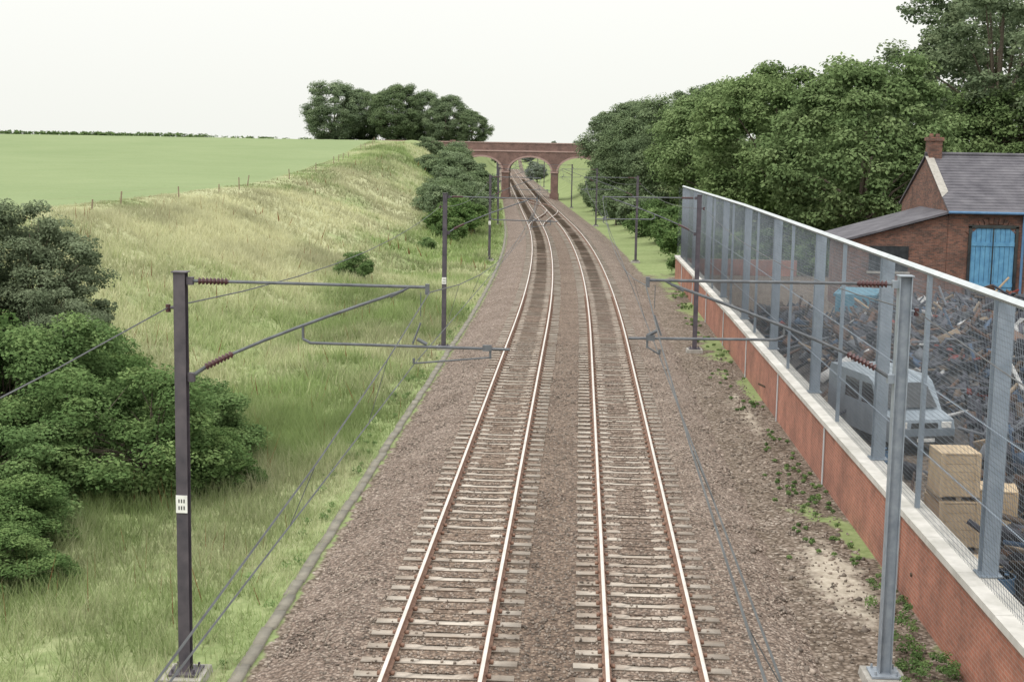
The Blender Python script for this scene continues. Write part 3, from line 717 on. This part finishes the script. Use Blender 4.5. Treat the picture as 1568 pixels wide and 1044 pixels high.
def crate(x,y,z,w,d,h,rot):
    b=B(); b.box(-w/2,w/2,-d/2,d/2,.1,h,0)
    for s in(-1,1):
        for i in range(5):
            a=.12+(h-.14)*i/5; b.box(-w/2-.01,w/2+.01,s*d/2-.012*(s<0)-.0,s*d/2+.012*(s>0)+.0,a,a+(h-.14)/5-.015,0)
        b.box(-w/2-.02,-w/2+.08,s*(d/2+.025)-.01,s*(d/2+.025)+.01,.1,h,0);b.box(w/2-.08,w/2+.02,s*(d/2+.025)-.01,s*(d/2+.025)+.01,.1,h,0)
    for xx in(-w/2,0,w/2): b.box(xx-.05,xx+.05,-d/2,d/2,0,.095,1)
    b.box(-w/2-.02,w/2+.02,-d/2-.02,d/2+.02,h+.001,h+.03,0)
    o=b.obj('wooden_crate',[M_crate,M_wood]); o.location=(x,y,z); o.rotation_euler=(0,0,rot)
crate(8.05,30.2,-.3,.85,.9,1.05,.1);crate(8.05,30.2,.78,.8,.85,1.,.04);crate(7.75,26.6,-.3,.7,.8,.7,.2)
crate(10.6,29.6,.7,1.,.9,1.,.3);crate(9.3,31.5,-.3,.9,.9,1.,-.2)
def van(x,y,z,rot):
    b=B(); W=.92
    prof=[(-2.1,.35),(-2.15,.75),(-2.05,1.0),(-1.35,1.15),(-.75,1.85),(-.45,1.98),(2.1,2.0),(2.2,1.8),(2.22,.35)]
    b.prism(prof,'x',-W,W,0)
    b.add([(-.76,-1.36,1.2),(.76,-1.36,1.2),(.66,-.81,1.82),(-.66,-.81,1.82)],[(0,1,2,3)],1)
    for v in range(len(b.V)-4,len(b.V)):
        a=b.V[v]; b.V[v]=(a[0],a[1]-.03,a[2]+.02)
    for s in(-1,1):
        b.add([(s*(W+.006),-1.1,1.2),(s*(W+.006),-.1,1.2),(s*(W+.006),-.1,1.78),(s*(W+.006),-.68,1.78)],[(0,1,2,3)],1)
        b.add([(s*(W+.006),.1,1.2),(s*(W+.006),1.,1.2),(s*(W+.006),1.,1.78),(s*(W+.006),.1,1.78)],[(0,1,2,3)],1)
        b.box(s*.66-.14,s*.66+.14,-2.16,-2.1,.78,.95,3)
        for yy in(-1.4,1.4): b.tube((s*(W-.16),yy,.31),(s*(W+.02),yy,.31),.31,n=18,m=2); b.tube((s*(W+.02),yy,.31),(s*(W+.03),yy,.31),.17,n=14,m=4)
        b.box(s*(W+.12)-.08,s*(W+.12)+.08,-1.15,-1.08,1.25,1.42,2)
    b.box(-.85,.85,-2.26,-2.15,.38,.56,2); b.box(-.4,.4,-2.165,-2.15,.78,.93,2); b.box(-.26,.26,-2.275,-2.262,.42,.52,3)
    ob=b.obj('parked_van',[M_vanp,M_dark,M_tyre,M_white,M_galv],bev=.05); ob.location=(x,y,z); ob.rotation_euler=(0,0,rot)
van(9.1,41.5,-.3,.25)
b=B(); b.prism([(-1.8,.5),(-1.2,0),(1.2,0),(1.8,.5),(1.8,1.5),(-1.8,1.5)],'y',-.85,.85,0)
b.box(-1.88,1.88,-.93,-.86,1.4,1.52,0);b.box(-1.88,1.88,.86,.93,1.4,1.52,0)
for x in(-1.2,-.4,.4,1.2): b.box(x-.05,x+.05,-.93,-.86,.1,1.4,0)
for x in(-1.3,1.3): b.tube((x,-1.,.9),(x,-.86,.9),.06,n=8)
o=b.obj('waste_skip',[M_skip]); o.location=(12.8,66,.2); o.rotation_euler=(0,0,1.3)
def drum(x,y,z,m):
    b=B(); b.tube((0,0,0),(0,0,.88),.29,n=20)
    for h in(.0,.29,.58,.85): b.tube((0,0,h),(0,0,h+.03),.305,n=20)
    b.tube((.15,0,.88),(.15,0,.9),.04,n=8); o=b.obj('oil_drum',[m]); o.location=(x,y,z)
drum(8.1,24.3,-.3,M_red);drum(7.6,25.2,-.3,M_bluet);drum(8.6,25.0,.4,M_yel);drum(7.7,36,-.3,M_bluet)

# ---------------------------------------------------------------- light, world, camera
w=bpy.data.worlds.new('World'); scn.world=w; w.use_nodes=True; nt=w.node_tree
bg=nt.nodes['Background']; bg.inputs[1].default_value=.12
sk=nd(nt,'ShaderNodeTexSky'); sk.sky_type='NISHITA'; sk.sun_disc=False; sk.sun_elevation=math.radians(50); sk.sun_rotation=math.radians(215); sk.dust_density=5
hs=nd(nt,'ShaderNodeHueSaturation'); hs.inputs['Saturation'].default_value=.15; nt.links.new(sk.outputs[0],hs.inputs['Color'])
tc=nd(nt,'ShaderNodeTexCoord'); sp=nd(nt,'ShaderNodeSeparateXYZ'); nt.links.new(tc.outputs['Generated'],sp.inputs[0])
oc_=ramp(nt,sp.outputs[2],[(0.,(.41,.415,.39)),(.1,(.435,.438,.418)),(.3,(.6,.605,.585)),(1.,(1.,.995,.965))])
sc_=mix(nt,1.,oc_,(21.,21.,21.),'MULTIPLY')
fin=mix(nt,.88,hs.outputs[0],sc_)
nt.links.new(fin,bg.inputs[0])
L=bpy.data.lights.new('Sun','SUN'); L.energy=1.4; L.angle=math.radians(16); L.color=(1,.96,.89)
so_=bpy.data.objects.new('Sun',L); scn.collection.objects.link(so_)
az=math.radians(215); el=math.radians(50)
d=Vector((math.sin(az)*math.cos(el),math.cos(az)*math.cos(el),math.sin(el)))
so_.rotation_euler=d.to_track_quat('Z','Y').to_euler()
cam=bpy.data.cameras.new('Camera'); co=bpy.data.objects.new('Camera',cam); scn.collection.objects.link(co)
cam.sensor_width=36; cam.lens=50.5; cam.clip_end=6000; cam.clip_start=.1
R=Matrix.Rotation(math.radians(2.6),4,'Z')@Matrix.Rotation(math.radians(90-7.74),4,'X')@Matrix.Rotation(math.radians(1.0),4,'Z')
co.matrix_world=Matrix.Translation((0,0,8))@R
scn.camera=co
